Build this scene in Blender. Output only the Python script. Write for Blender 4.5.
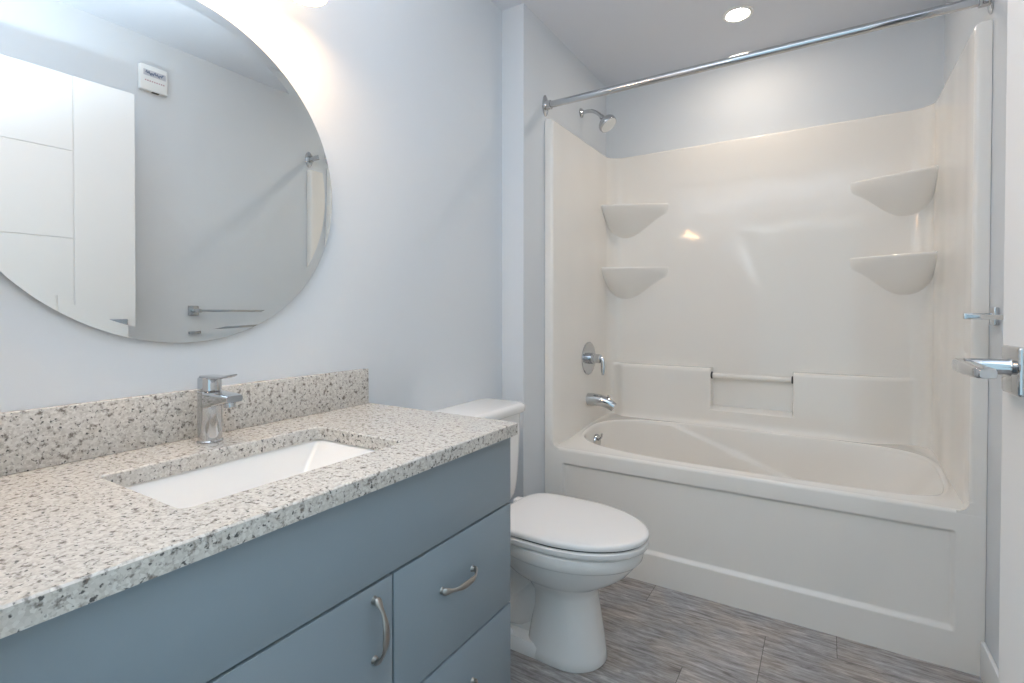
import bpy, bmesh, math, random
from math import sin, cos, pi, radians, sqrt
from mathutils import Vector, Matrix, Euler

for o in list(bpy.data.objects):
    bpy.data.objects.remove(o)
SC = bpy.context.scene
COL = SC.collection

# ---------------------------------------------------------------- camera
CAM_POS = (1.2136, -2.072, 1.1202)
cam = bpy.data.cameras.new('camera')
cam.sensor_width = 36.0
cam.lens = 508.38 / 1024 * 36.0
cam.shift_x = 0.0
cam.shift_y = -22.33 / 1024
cam.clip_start = 0.02
camo = bpy.data.objects.new('camera', cam)
COL.objects.link(camo)
camo.location = CAM_POS
camo.rotation_euler = Euler((radians(90 - 0.794), radians(0.0), radians(31.740)), 'XYZ')
SC.camera = camo

# ---------------------------------------------------------------- light and exposure
SC.view_settings.view_transform = 'Standard'
SC.view_settings.look = 'None'
SC.view_settings.gamma = 1.0
SC.view_settings.use_curve_mapping = False
SC.view_settings.exposure = 0.08
HALL_LIGHT = (0.62, 0.86, 1.0)
HALL_STRENGTH = 1.08
CAN_GLOW = 146.0
SHADE_GLOW = 50.0
BULB_GLOW = 86.0
BACK_GLOW = 4.0
FLASH_POWER = 168.0

world = bpy.data.worlds.new('hall_daylight')
SC.world = world
world.use_nodes = True
bgn = world.node_tree.nodes['Background']
bgn.inputs[0].default_value = (*HALL_LIGHT, 1)
bgn.inputs[1].default_value = HALL_STRENGTH
# the photographer's flash, bounced off the ceiling just inside the doorway
fl_ = bpy.data.lights.new('bounce_flash', 'SPOT')
fl_.energy = FLASH_POWER
fl_.color = (0.72, 0.86, 0.99)
fl_.spot_size = radians(124)
fl_.spot_blend = 1.0
fl_.shadow_soft_size = 0.05
flo = bpy.data.objects.new('bounce_flash', fl_)
COL.objects.link(flo)
flo.location = (0.80, -1.82, 1.33)
flo.rotation_euler = (radians(180), 0, 0)
SC.cycles.max_bounces = 16
SC.cycles.diffuse_bounces = 10
SC.cycles.glossy_bounces = 8
SC.cycles.sample_clamp_indirect = 6.0

# ---------------------------------------------------------------- room measures (metres)
XJ, YJ = 0.109, -0.193        # plumbing wall plane, its jog towards the vanity wall
XR, YB = 1.634, 0.763         # right wall, back wall
ZC = 2.434
YF = -2.0                     # front wall, inside face
ZK, DK, YV = 0.840, 0.549, -0.968
ZT, ZS = 0.503, 2.002


# ---------------------------------------------------------------- materials
def new_mat(name):
    m = bpy.data.materials.new(name)
    m.use_nodes = True
    nt = m.node_tree
    return m, nt, nt.nodes['Principled BSDF']


def N(nt, kind, **kw):
    n = nt.nodes.new(kind)
    for k, v in kw.items():
        setattr(n, k, v)
    return n


def coords(nt, scale=(1, 1, 1), rot=(0, 0, 0)):
    g = N(nt, 'ShaderNodeNewGeometry')
    mp = N(nt, 'ShaderNodeMapping')
    mp.inputs['Scale'].default_value = scale
    mp.inputs['Rotation'].default_value = rot
    nt.links.new(g.outputs['Position'], mp.inputs['Vector'])
    return mp.outputs['Vector']


def plain(name, col, rough=0.5, metal=0.0, bump=0.0, bscale=200.0, spec=0.5, coat=0.0, vary=0.02):
    m, nt, b = new_mat(name)
    v = coords(nt)
    nz = N(nt, 'ShaderNodeTexNoise')
    nz.inputs['Scale'].default_value = 6.0
    nt.links.new(v, nz.inputs['Vector'])
    mx = N(nt, 'ShaderNodeMix', data_type='RGBA')
    mx.inputs['A'].default_value = (*[c * (1 - vary) for c in col], 1)
    mx.inputs['B'].default_value = (*[min(1, c * (1 + vary)) for c in col], 1)
    nt.links.new(nz.outputs['Fac'], mx.inputs['Factor'])
    nt.links.new(mx.outputs['Result'], b.inputs['Base Color'])
    b.inputs['Roughness'].default_value = rough
    b.inputs['Metallic'].default_value = metal
    b.inputs['Specular IOR Level'].default_value = spec
    b.inputs['Coat Weight'].default_value = coat
    b.inputs['Coat Roughness'].default_value = 0.05
    if bump > 0:
        n2 = N(nt, 'ShaderNodeTexNoise')
        n2.inputs['Scale'].default_value = bscale
        nt.links.new(v, n2.inputs['Vector'])
        bp = N(nt, 'ShaderNodeBump')
        bp.inputs['Strength'].default_value = bump
        bp.inputs['Distance'].default_value = 0.002
        nt.links.new(n2.outputs['Fac'], bp.inputs['Height'])
        nt.links.new(bp.outputs['Normal'], b.inputs['Normal'])
    return m


def acrylic():
    m, nt, b = new_mat('moulded_acrylic')
    b.inputs['Base Color'].default_value = (0.845, 0.81, 0.757, 1)
    b.inputs['Roughness'].default_value = 0.07
    b.inputs['Specular IOR Level'].default_value = 0.5
    v = coords(nt, (1.0, 1.0, 0.7))
    nz = N(nt, 'ShaderNodeTexNoise')
    nz.inputs['Scale'].default_value = 2.6
    nz.inputs['Detail'].default_value = 1.0
    nt.links.new(v, nz.inputs['Vector'])
    bp = N(nt, 'ShaderNodeBump')
    bp.inputs['Strength'].default_value = 0.5
    bp.inputs['Distance'].default_value = 0.03
    nt.links.new(nz.outputs['Fac'], bp.inputs['Height'])
    nt.links.new(bp.outputs['Normal'], b.inputs['Normal'])
    return m


def granite():
    m, nt, b = new_mat('speckled_granite')
    v = coords(nt)
    n1 = N(nt, 'ShaderNodeTexNoise')
    n1.inputs['Scale'].default_value = 88.0
    n1.inputs['Detail'].default_value = 3.0
    n1.inputs['Roughness'].default_value = 0.6
    nt.links.new(v, n1.inputs['Vector'])
    r1 = N(nt, 'ShaderNodeValToRGB')
    r1.color_ramp.elements[0].position = 0.545
    r1.color_ramp.elements[0].color = (0, 0, 0, 1)
    r1.color_ramp.elements[1].position = 0.69
    r1.color_ramp.elements[1].color = (1, 1, 1, 1)
    nt.links.new(n1.outputs['Fac'], r1.inputs['Fac'])
    n2 = N(nt, 'ShaderNodeTexVoronoi')
    n2.inputs['Scale'].default_value = 260.0
    nt.links.new(v, n2.inputs['Vector'])
    r2 = N(nt, 'ShaderNodeValToRGB')
    r2.color_ramp.interpolation = 'CONSTANT'
    e = r2.color_ramp.elements
    e[0].position = 0.0
    e[0].color = (0.53, 0.50, 0.455, 1)
    e[1].position = 0.22
    e[1].color = (0.59, 0.56, 0.515, 1)
    x = e.new(0.5)
    x.color = (0.63, 0.60, 0.555, 1)
    x = e.new(0.78)
    x.color = (0.68, 0.655, 0.61, 1)
    sp = N(nt, 'ShaderNodeSeparateColor')
    nt.links.new(n2.outputs['Color'], sp.inputs[0])
    nt.links.new(sp.outputs[0], r2.inputs['Fac'])
    n3 = N(nt, 'ShaderNodeTexNoise')
    n3.inputs['Scale'].default_value = 150.0
    n3.inputs['Detail'].default_value = 2.0
    mp3 = N(nt, 'ShaderNodeMapping')
    mp3.inputs['Location'].default_value = (3.1, 7.7, 1.3)
    nt.links.new(v, mp3.inputs['Vector'])
    nt.links.new(mp3.outputs['Vector'], n3.inputs['Vector'])
    r3 = N(nt, 'ShaderNodeValToRGB')
    r3.color_ramp.elements[0].position = 0.61
    r3.color_ramp.elements[0].color = (0, 0, 0, 1)
    r3.color_ramp.elements[1].position = 0.69
    r3.color_ramp.elements[1].color = (1, 1, 1, 1)
    nt.links.new(n3.outputs['Fac'], r3.inputs['Fac'])
    m1 = N(nt, 'ShaderNodeMix', data_type='RGBA')
    nt.links.new(r1.outputs['Color'], m1.inputs['Factor'])
    nt.links.new(r2.outputs['Color'], m1.inputs['A'])
    m1.inputs['B'].default_value = (0.19, 0.165, 0.145, 1)
    m2 = N(nt, 'ShaderNodeMix', data_type='RGBA')
    nt.links.new(r3.outputs['Color'], m2.inputs['Factor'])
    nt.links.new(m1.outputs['Result'], m2.inputs['A'])
    m2.inputs['B'].default_value = (0.11, 0.105, 0.10, 1)
    nt.links.new(m2.outputs['Result'], b.inputs['Base Color'])
    b.inputs['Roughness'].default_value = 0.22
    return m


def floor_mat():
    """Grey streaked vinyl tiles 0.625 x 0.305, each row shifted by a third."""
    m, nt, b = new_mat('grey_streaked_tile')
    g = N(nt, 'ShaderNodeNewGeometry')
    s = N(nt, 'ShaderNodeSeparateXYZ')
    nt.links.new(g.outputs['Position'], s.inputs[0])

    def M(op, a, bb=None, c=None):
        n = N(nt, 'ShaderNodeMath', operation=op)
        for i, val in enumerate((a, bb, c)):
            if val is None:
                continue
            if isinstance(val, (int, float)):
                n.inputs[i].default_value = val
            else:
                nt.links.new(val, n.inputs[i])
        return n.outputs[0]
    TL, TH = 0.625, 0.305
    yy = M('DIVIDE', M('ADD', s.outputs['Y'], 0.132 + 10 * TH), TH)
    row = M('FLOOR', yy)
    fy = M('FRACT', yy)
    xx = M('DIVIDE', M('ADD', M('SUBTRACT', s.outputs['X'], 1.251 - 10 * TL), M('MULTIPLY', M('SUBTRACT', 10.0, row), TL / 3)), TL)
    colm = M('FLOOR', xx)
    fx = M('FRACT', xx)
    ex = M('MULTIPLY', M('MINIMUM', fx, M('SUBTRACT', 1.0, fx)), TL)
    ey = M('MULTIPLY', M('MINIMUM', fy, M('SUBTRACT', 1.0, fy)), TH)
    gap = M('ADD', M('MULTIPLY', M('LESS_THAN', ex, 0.0011), 0.8), M('MULTIPLY', M('LESS_THAN', ey, 0.0011), 0.35))
    cb = N(nt, 'ShaderNodeCombineXYZ')
    nt.links.new(row, cb.inputs[0])
    nt.links.new(colm, cb.inputs[1])
    wn = N(nt, 'ShaderNodeTexWhiteNoise', noise_dimensions='3D')
    nt.links.new(cb.outputs[0], wn.inputs['Vector'])
    # streaks run along x
    cv = N(nt, 'ShaderNodeCombineXYZ')
    nt.links.new(M('MULTIPLY', s.outputs['X'], 5.0), cv.inputs[0])
    nt.links.new(M('MULTIPLY', s.outputs['Y'], 34.0), cv.inputs[1])
    nt.links.new(M('MULTIPLY', wn.outputs['Value'], 30.0), cv.inputs[2])
    nz = N(nt, 'ShaderNodeTexNoise')
    nz.inputs['Scale'].default_value = 2.0
    nz.inputs['Detail'].default_value = 10.0
    nz.inputs['Roughness'].default_value = 0.74
    nz.inputs['Distortion'].default_value = 0.6
    nt.links.new(cv.outputs[0], nz.inputs['Vector'])
    rp = N(nt, 'ShaderNodeValToRGB')
    e = rp.color_ramp.elements
    e[0].position = 0.30
    e[0].color = (0.12, 0.108, 0.10, 1)
    e[1].position = 0.74
    e[1].color = (0.74, 0.71, 0.69, 1)
    x = e.new(0.46)
    x.color = (0.30, 0.277, 0.262, 1)
    x = e.new(0.58)
    x.color = (0.45, 0.425, 0.41, 1)
    nt.links.new(nz.outputs['Fac'], rp.inputs['Fac'])
    tint = N(nt, 'ShaderNodeMix', data_type='RGBA')
    tint.blend_type = 'MULTIPLY'
    tint.inputs['Factor'].default_value = 1.0
    nt.links.new(rp.outputs['Color'], tint.inputs['A'])
    tr = N(nt, 'ShaderNodeMapRange')
    tr.inputs['To Min'].default_value = 0.86
    tr.inputs['To Max'].default_value = 1.12
    nt.links.new(wn.outputs['Value'], tr.inputs['Value'])
    nt.links.new(tr.outputs['Result'], tint.inputs['B'])
    big = N(nt, 'ShaderNodeTexNoise')
    big.inputs['Scale'].default_value = 6.5
    big.inputs['Detail'].default_value = 2.0
    nt.links.new(g.outputs['Position'], big.inputs['Vector'])
    hue = N(nt, 'ShaderNodeValToRGB')
    hue.color_ramp.elements[0].position = 0.40
    hue.color_ramp.elements[0].color = (0.97, 0.99, 1.03, 1)
    hue.color_ramp.elements[1].position = 0.60
    hue.color_ramp.elements[1].color = (1.05, 0.995, 0.945, 1)
    nt.links.new(big.outputs['Fac'], hue.inputs['Fac'])
    hm = N(nt, 'ShaderNodeMix', data_type='RGBA')
    hm.blend_type = 'MULTIPLY'
    hm.inputs['Factor'].default_value = 1.0
    nt.links.new(tint.outputs['Result'], hm.inputs['A'])
    nt.links.new(hue.outputs['Color'], hm.inputs['B'])
    mg = N(nt, 'ShaderNodeMix', data_type='RGBA')
    nt.links.new(gap, mg.inputs['Factor'])
    nt.links.new(hm.outputs['Result'], mg.inputs['A'])
    mg.inputs['B'].default_value = (0.07, 0.06, 0.055, 1)
    nt.links.new(mg.outputs['Result'], b.inputs['Base Color'])
    b.inputs['Roughness'].default_value = 0.42
    bp = N(nt, 'ShaderNodeBump')
    bp.inputs['Strength'].default_value = 0.25
    bp.inputs['Distance'].default_value = 0.002
    nt.links.new(nz.outputs['Fac'], bp.inputs['Height'])
    nt.links.new(bp.outputs['Normal'], b.inputs['Normal'])
    return m


def glow(name, col, strength):
    m, nt, b = new_mat(name)
    b.inputs['Base Color'].default_value = (0.9, 0.9, 0.88, 1)
    b.inputs['Emission Color'].default_value = (*col, 1)
    b.inputs['Emission Strength'].default_value = strength
    b.inputs['Roughness'].default_value = 0.4
    return m


WALL = plain('wall_paint', (0.685, 0.714, 0.738), 0.6, bump=0.08, bscale=380, vary=0.005)
CEIL = plain('ceiling_paint', (0.705, 0.725, 0.768), 0.8, bump=0.06, bscale=300, vary=0.005)
TRIM = plain('white_trim_paint', (0.82, 0.82, 0.81), 0.35, vary=0.005)
DOORP = plain('white_door_paint', (0.80, 0.79, 0.775), 0.38, vary=0.005)
ACR = acrylic()
CERAMIC = plain('white_vitreous_china', (0.83, 0.82, 0.80), 0.10, vary=0.003)
SEATP = plain('white_seat_plastic', (0.84, 0.82, 0.80), 0.22, vary=0.003)
GRAN = granite()
FLOOR = floor_mat()
CAB = plain('blue_grey_lacquer', (0.255, 0.312, 0.35), 0.42, vary=0.01)
CABIN = plain('cabinet_shadow_gap', (0.03, 0.033, 0.038), 0.7)
CHROME = plain('polished_chrome', (0.58, 0.59, 0.605), 0.07, 1.0, vary=0.0)
NICKEL = plain('brushed_nickel', (0.40, 0.375, 0.345), 0.3, 1.0, vary=0.02)
SILVER = plain('mirror_silver', (0.86, 0.90, 0.90), 0.0, 1.0, vary=0.0)
DARK = plain('dark_rubber_and_gap_shade', (0.03, 0.03, 0.03), 0.5)
PLASTIC = plain('white_plastic', (0.82, 0.82, 0.80), 0.35, vary=0.005)
LABELG = plain('grey_print', (0.22, 0.26, 0.36), 0.5, vary=0.5)
LABELL = plain('pale_print', (0.55, 0.55, 0.58), 0.5, vary=0.05)
PINKP = plain('pink_print', (0.55, 0.36, 0.36), 0.5, vary=0.1)
GLOWCAN = glow('lamp_disc_glow', (1.0, 0.865, 0.73), CAN_GLOW)
GLOWBACK = glow('frosted_back_glow', (1.0, 0.66, 0.38), BACK_GLOW)
GLOWBULB = glow('bulb_glow', (1.0, 0.72, 0.44), BULB_GLOW)
GLOWSHADE = glow('frosted_shade_glow', (1.1, 0.62, 0.30), SHADE_GLOW)


# ---------------------------------------------------------------- helpers
def link(o, parent=None):
    COL.objects.link(o)
    if parent is not None:
        o.parent = parent
    return o


WORLD_LOC = {}


def world_loc(o):
    p = Vector((0, 0, 0))
    while o is not None:
        p += o.location
        o = o.parent
    return p


def thing(name, label, cat, loc=(0, 0, 0), group=None):
    o = bpy.data.objects.new(name, None)
    o.empty_display_size = 0.05
    link(o)
    o.location = loc
    o['label'] = label
    o['category'] = cat
    if group:
        o['group'] = group
    return o


def tag(o, label, cat, group=None):
    o['label'] = label
    o['category'] = cat
    if group:
        o['group'] = group
    return o


def obj(name, bm, mat, parent=None, angle=35, loc=None, label=None):
    """Link a bmesh made in world coordinates as one mesh object."""
    bmesh.ops.recalc_face_normals(bm, faces=bm.faces[:])
    off = Vector((0, 0, 0))
    if parent is not None:
        off = world_loc(parent)
    elif loc is not None:
        off = Vector(loc)
    bmesh.ops.translate(bm, verts=bm.verts[:], vec=-off)
    me = bpy.data.meshes.new(name)
    bm.to_mesh(me)
    bm.free()
    mats = mat if isinstance(mat, (list, tuple)) else [mat]
    for m in mats:
        me.materials.append(m)
    for p in me.polygons:
        p.use_smooth = True
    me.set_sharp_from_angle(angle=radians(angle))
    o = bpy.data.objects.new(name, me)
    link(o, parent)
    if parent is None:
        o.location = off
    if label:
        o['label'] = label
    return o


def struct(name, bm, mat, angle=35, parent=None):
    o = obj(name, bm, mat, parent, angle)
    o['kind'] = 'structure'
    return o


def box(bm, lo, hi, bev=0.0, seg=2, mat=0):
    v = [bm.verts.new((x, y, z)) for x in (lo[0], hi[0]) for y in (lo[1], hi[1]) for z in (lo[2], hi[2])]
    q = [(0, 1, 3, 2), (4, 6, 7, 5), (0, 4, 5, 1), (2, 3, 7, 6), (0, 2, 6, 4), (1, 5, 7, 3)]
    fs = [bm.faces.new([v[i] for i in f]) for f in q]
    for f in fs:
        f.material_index = mat
    if bev > 0:
        es = list({e for f in fs for e in f.edges})
        bmesh.ops.bevel(bm, geom=es, offset=bev, segments=seg, profile=0.5, affect='EDGES')
    return bm


def bx(lo, hi, bev=0.0, seg=2):
    return box(bmesh.new(), lo, hi, bev, seg)


def loft(bm, rings, cap0=True, cap1=True, closed=True):
    vs = [[bm.verts.new(p) for p in r] for r in rings]
    n = len(vs[0])
    for a, b in zip(vs[:-1], vs[1:]):
        for i in range(n if closed else n - 1):
            j = (i + 1) % n
            bm.faces.new((a[i], a[j], b[j], b[i]))
    if cap0:
        bm.faces.new(list(reversed(vs[0])))
    if cap1:
        bm.faces.new(vs[-1])
    return vs


def frame_of(d, up=Vector((0, 0, 1))):
    d = d.normalized()
    if abs(d.dot(up)) > 0.98:
        up = Vector((0, 1, 0))
    s = d.cross(up).normalized()
    return s, s.cross(d).normalized()


def tube(bm, pts, rad, seg=20, flat=None, up=Vector((0, 0, 1)), cap=True):
    """Tube along pts; rad a number or list; flat = list of (side, up) scale pairs."""
    pts = [Vector(p) for p in pts]
    n = len(pts)
    rad = rad if isinstance(rad, (list, tuple)) else [rad] * n
    rings = []
    for i in range(n):
        d = pts[min(i + 1, n - 1)] - pts[max(i - 1, 0)]
        s, u = frame_of(d, up)
        fs, fu = flat[i] if flat else (1, 1)
        rings.append([pts[i] + s * cos(2 * pi * k / seg) * rad[i] * fs + u * sin(2 * pi * k / seg) * rad[i] * fu for k in range(seg)])
    loft(bm, rings, cap, cap)
    return bm


def lathe(bm, origin, axis, prof, seg=40):
    """prof: list of (distance along axis, radius)."""
    o = Vector(origin)
    d = Vector(axis).normalized()
    s, u = frame_of(d)
    rings = [[o + d * t + (s * cos(2 * pi * k / seg) + u * sin(2 * pi * k / seg)) * max(r, 1e-5) for k in range(seg)] for t, r in prof]
    loft(bm, rings)
    bmesh.ops.remove_doubles(bm, verts=bm.verts[:], dist=5e-5)
    return bm


def bez(p0, p1, p2, p3, n=12):
    p0, p1, p2, p3 = map(Vector, (p0, p1, p2, p3))
    return [p0 * (1 - t) ** 3 + p1 * 3 * t * (1 - t) ** 2 + p2 * 3 * t * t * (1 - t) + p3 * t ** 3 for t in [i / n for i in range(n + 1)]]


def smooth(a, b, x):
    if a == b:
        return 0.0 if x < a else 1.0
    t = max(0.0, min(1.0, (x - a) / (b - a)))
    return t * t * (3 - 2 * t)


def dense(lo, hi, step, spots=(), w=0.012, fine=0.0015):
    """Sorted coordinates: coarse everywhere, fine around the given spots."""
    s = set()
    n = max(1, int(round((hi - lo) / step)))
    for i in range(n + 1):
        s.add(round(lo + (hi - lo) * i / n, 5))
    for c in spots:
        k = int(w / fine)
        for i in range(-k, k + 1):
            v = c + i * fine
            if lo < v < hi:
                s.add(round(v, 5))
    out = []
    for v in sorted(s):
        if not out or v - out[-1] > fine * 0.4:
            out.append(v)
    if out[-1] != hi:
        out[-1] = hi
    return out


def rrect(cx, cy, hx, hy, r, z, n=6):
    """Rounded rectangle ring, counter-clockwise from the right side."""
    out = []
    for sx, sy, a0 in ((1, 1, 0), (-1, 1, 90), (-1, -1, 180), (1, -1, 270)):
        for k in range(n + 1):
            a = radians(a0 + 90 * k / n)
            out.append((cx + sx * (hx - r) + r * cos(a), cy + sy * (hy - r) + r * sin(a), z))
    return out


def sgnpow(v, p):
    return math.copysign(abs(v) ** p, v)


# ---------------------------------------------------------------- room shell
T = 0.12
struct('floor', bx((-T, YF - 0.6, -0.05), (XR + T, YB + T, 0.0)), FLOOR)
struct('ceiling', bx((-T, YF - T, ZC), (XR + T, YB + T, ZC + 0.1)), CEIL)
struct('wall_left', bx((-T, YF - T, 0), (0, YJ, ZC)), WALL)
struct('wall_plumbing', bx((-T, YJ, 0), (XJ, YB, ZC)), WALL)
struct('wall_back', bx((-T, YB, 0), (XR + T, YB + T, ZC)), WALL)
struct('wall_right', bx((XR, YF - T, 0), (XR + T, YB, ZC)), WALL)
DX0, DX1, DZ = 0.625, 1.50, 2.10
bm = bmesh.new()
box(bm, (0, YF - T, 0), (DX0, YF, ZC))
box(bm, (DX1, YF - T, 0), (XR, YF, ZC))
box(bm, (DX0, YF - T, DZ), (DX1, YF, ZC))
struct('wall_front', bm, WALL)
# door lining and casing
bm = bmesh.new()
box(bm, (DX0, YF - T, 0), (DX0 + 0.018, YF, DZ))
box(bm, (DX1 - 0.018, YF - T, 0), (DX1, YF, DZ))
box(bm, (DX0 + 0.018, YF - T, DZ - 0.018), (DX1 - 0.018, YF, DZ))
struct('trim_1', bm, TRIM)
bm = bmesh.new()
box(bm, (DX0 - 0.06, YF, 0), (DX0 + 0.006, YF + 0.014, DZ + 0.06), 0.003)
box(bm, (DX1 - 0.006, YF, 0), (DX1 + 0.06, YF + 0.014, DZ + 0.06), 0.003)
box(bm, (DX0 + 0.006, YF, DZ - 0.006), (DX1 - 0.006, YF + 0.014, DZ + 0.06), 0.003)
struct('trim_2', bm, TRIM)
# skirting boards
struct('baseboard_right', bx((XR - 0.012, YF, 0), (XR, -0.003, 0.115), 0.004), TRIM)
struct('baseboard_left', bx((0, -0.96, 0), (0.012, YJ - 0.0125, 0.115), 0.004), TRIM)
struct('baseboard_jog', bx((0.0, YJ - 0.012, 0), (XJ + 0.012, YJ, 0.115), 0.004), TRIM)
struct('baseboard_plumbing', bx((XJ, YJ + 0.0005, 0), (XJ + 0.012, -0.003, 0.115), 0.004), TRIM)


# ---------------------------------------------------------------- tub and shower unit
E_ = 0.001
XI, XO, YI = 0.150, 1.593, 0.735
unit = thing('bathtub_shower_unit', 'one-piece glossy white bathtub and shower surround filling the alcove at the back', 'bathtub', (0.8715, 0.0, 0.0))


def surround_path():
    """Inner profile from the left flange round to the right one, with the matching outer points on the alcove walls."""
    half = []
    r = 0.012
    half.append(((XJ + E_, 0.0005), (XJ + E_, 0.0005)))
    half.append(((XJ + 0.02, 0.0005), (XJ + E_, 0.0005)))
    for k in range(5):
        a = radians(90 * k / 4)
        p = (XI - r + r * sin(a), 0.0005 + r - r * cos(a))
        half.append((p, (XJ + E_, p[1])))
    R = 0.075
    for k in range(1, 8):
        y = 0.0125 + (YI - R - 0.0125) * k / 8
        half.append(((XI, y), (XJ + E_, y)))
    for k in range(13):
        a = radians(90 * k / 12)
        p = (XI + R - R * cos(a), YI - R + R * sin(a))
        if k <= 6:
            q = (XJ + E_, YI - R + (YB - E_ - (YI - R)) * k / 6)
        else:
            q = (XJ + E_ + (XI + R - XJ - E_) * (k - 6) / 6, YB - E_)
        half.append((p, q))
    mid = XI + R + 0.1
    for k in range(1, 7):
        x = XI + R + ((XI + XO) / 2 - XI - R) * k / 6
        half.append(((x, YI), (x, YB - E_)))
    s = XI + XO
    so = XJ + XR
    other = []
    for p, q in reversed(half[:-1]):
        other.append(((s - p[0], p[1]), (so - q[0], q[1])))
    # the right flange reaches the right wall
    return half + other


PATH = surround_path()
# correct the outermost right points so that they lie on the right wall
PATH[-1] = ((XR - E_, 0.0005), (XR - E_, 0.0005))
bm = bmesh.new()
rows = []
RT = 0.012
for z, f in [(0.44, 0), (0.9, 0), (1.4, 0), (ZS - RT, 0)]:
    rows.append([(p[0], p[1], z) for p, q in PATH])
for k in range(1, 5):
    a = radians(90 * k / 4)
    row = []
    for p, q in PATH:
        d = Vector((q[0] - p[0], q[1] - p[1]))
        L = d.length
        off = min(RT * (1 - cos(a)), L)
        d = d / L * off if L > 1e-6 else d * 0
        row.append((p[0] + d.x, p[1] + d.y, ZS - RT + RT * sin(a)))
    rows.append(row)
rows.append([(q[0], q[1], ZS) for p, q in PATH])
loft(bm, rows, False, False, closed=False)
bmesh.ops.dissolve_degenerate(bm, dist=1e-5, edges=bm.edges[:])
# rounded lower corners of the opening
for cx, sx in ((XI, 1), (XO, -1)):
    r = 0.03
    tip = []
    arc = [(cx + sx * (r - r * sin(radians(90 * k / 6))), ZT + r - r * cos(radians(90 * k / 6)) - 0.002) for k in range(7)]
    pts = [(cx - sx * 0.012, ZT - 0.02)] + [(cx + sx * r, ZT - 0.02)] + arc + [(cx - sx * 0.012, ZT + r - 0.002)]
    f = [bm.verts.new((x, 0.0005, z)) for x, z in pts]
    g = [bm.verts.new((x + (sx * 0.0), 0.05, z - 0.008)) for x, z in pts]
    bm.faces.new(f)
    bm.faces.new(list(reversed(g)))
    for i in range(len(pts)):
        j = (i + 1) % len(pts)
        bm.faces.new((f[i], g[i], g[j], f[j]))
bmesh.ops.remove_doubles(bm, verts=bm.verts[:], dist=1e-5)
obj('surround', bm, ACR, unit, 40)

# apron with a recessed panel
bm = bmesh.new()
PX0, PX1, PZ0, PZ1 = 0.204, 1.557, 0.128, 0.432
xs = dense(XJ + E_, XR - E_, 0.06, (PX0, PX1), 0.018, 0.002)
zs = dense(0.0, ZT, 0.05, (PZ0, PZ1), 0.018, 0.002) 
zs = [z for z in zs if z < ZT - 0.0135] + [ZT - 0.0135 + 0.0135 * sin(radians(a)) for a in (0, 15, 30, 45, 60, 75, 90)]
w = 0.007
vv = []
for z in zs:
    row = []
    for x in xs:
        m = smooth(PX0 - w, PX0 + w, x) * (1 - smooth(PX1 - w, PX1 + w, x)) * smooth(PZ0 - w - 0.004, PZ0 + w, z) * (1 - smooth(PZ1 - w, PZ1 + w, z))
        y = 0.013 * m
        if z > ZT - 0.0135:
            r = 0.0135
            y = r - sqrt(max(0, r * r - (z - (ZT - r)) ** 2))
        row.append(bm.verts.new((x, y, z)))
    vv.append(row)
for a, b in zip(vv[:-1], vv[1:]):
    for i in range(len(xs) - 1):
        bm.faces.new((a[i], a[i + 1], b[i + 1], b[i]))
obj('apron', bm, ACR, unit, 60)

# deck and basin
bm = bmesh.new()
NA = 400


def deck_z(y):
    return ZT + 0.036 * smooth(0.10, 0.62, y)


CXB, CYB = 0.880, 0.352


def sup(a, x0, x1, y0, y1, n):
    c, s = cos(a), sin(a)
    n = n + 0.9 * smooth(0.0, 0.7, c) + 1.6 * smooth(0.0, 0.6, c) * smooth(0.0, 0.6, -s)
    cx, cy = (x0 + x1) / 2, (y0 + y1) / 2
    return (cx + (x1 - x0) / 2 * sgnpow(c, 2 / n), cy + (y1 - y0) / 2 * sgnpow(s, 2 / n))


BX0, BX1, BY0, BY1 = 0.185, 1.572, 0.064, 0.645


def outer_pt(a):
    px, py = sup(a, BX0, BX1, BY0, BY1, 2.7)
    dx, dy = px - CXB, py - CYB
    ts = []
    x0, x1, y0, y1 = XI - 0.004, XO + 0.004, 0.0135, YI + 0.003
    if dx > 1e-9:
        ts.append((x1 - CXB) / dx)
    if dx < -1e-9:
        ts.append((x0 - CXB) / dx)
    if dy > 1e-9:
        ts.append((y1 - CYB) / dy)
    if dy < -1e-9:
        ts.append((y0 - CYB) / dy)
    t = min(ts)
    return CXB + dx * t, CYB + dy * t


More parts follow.
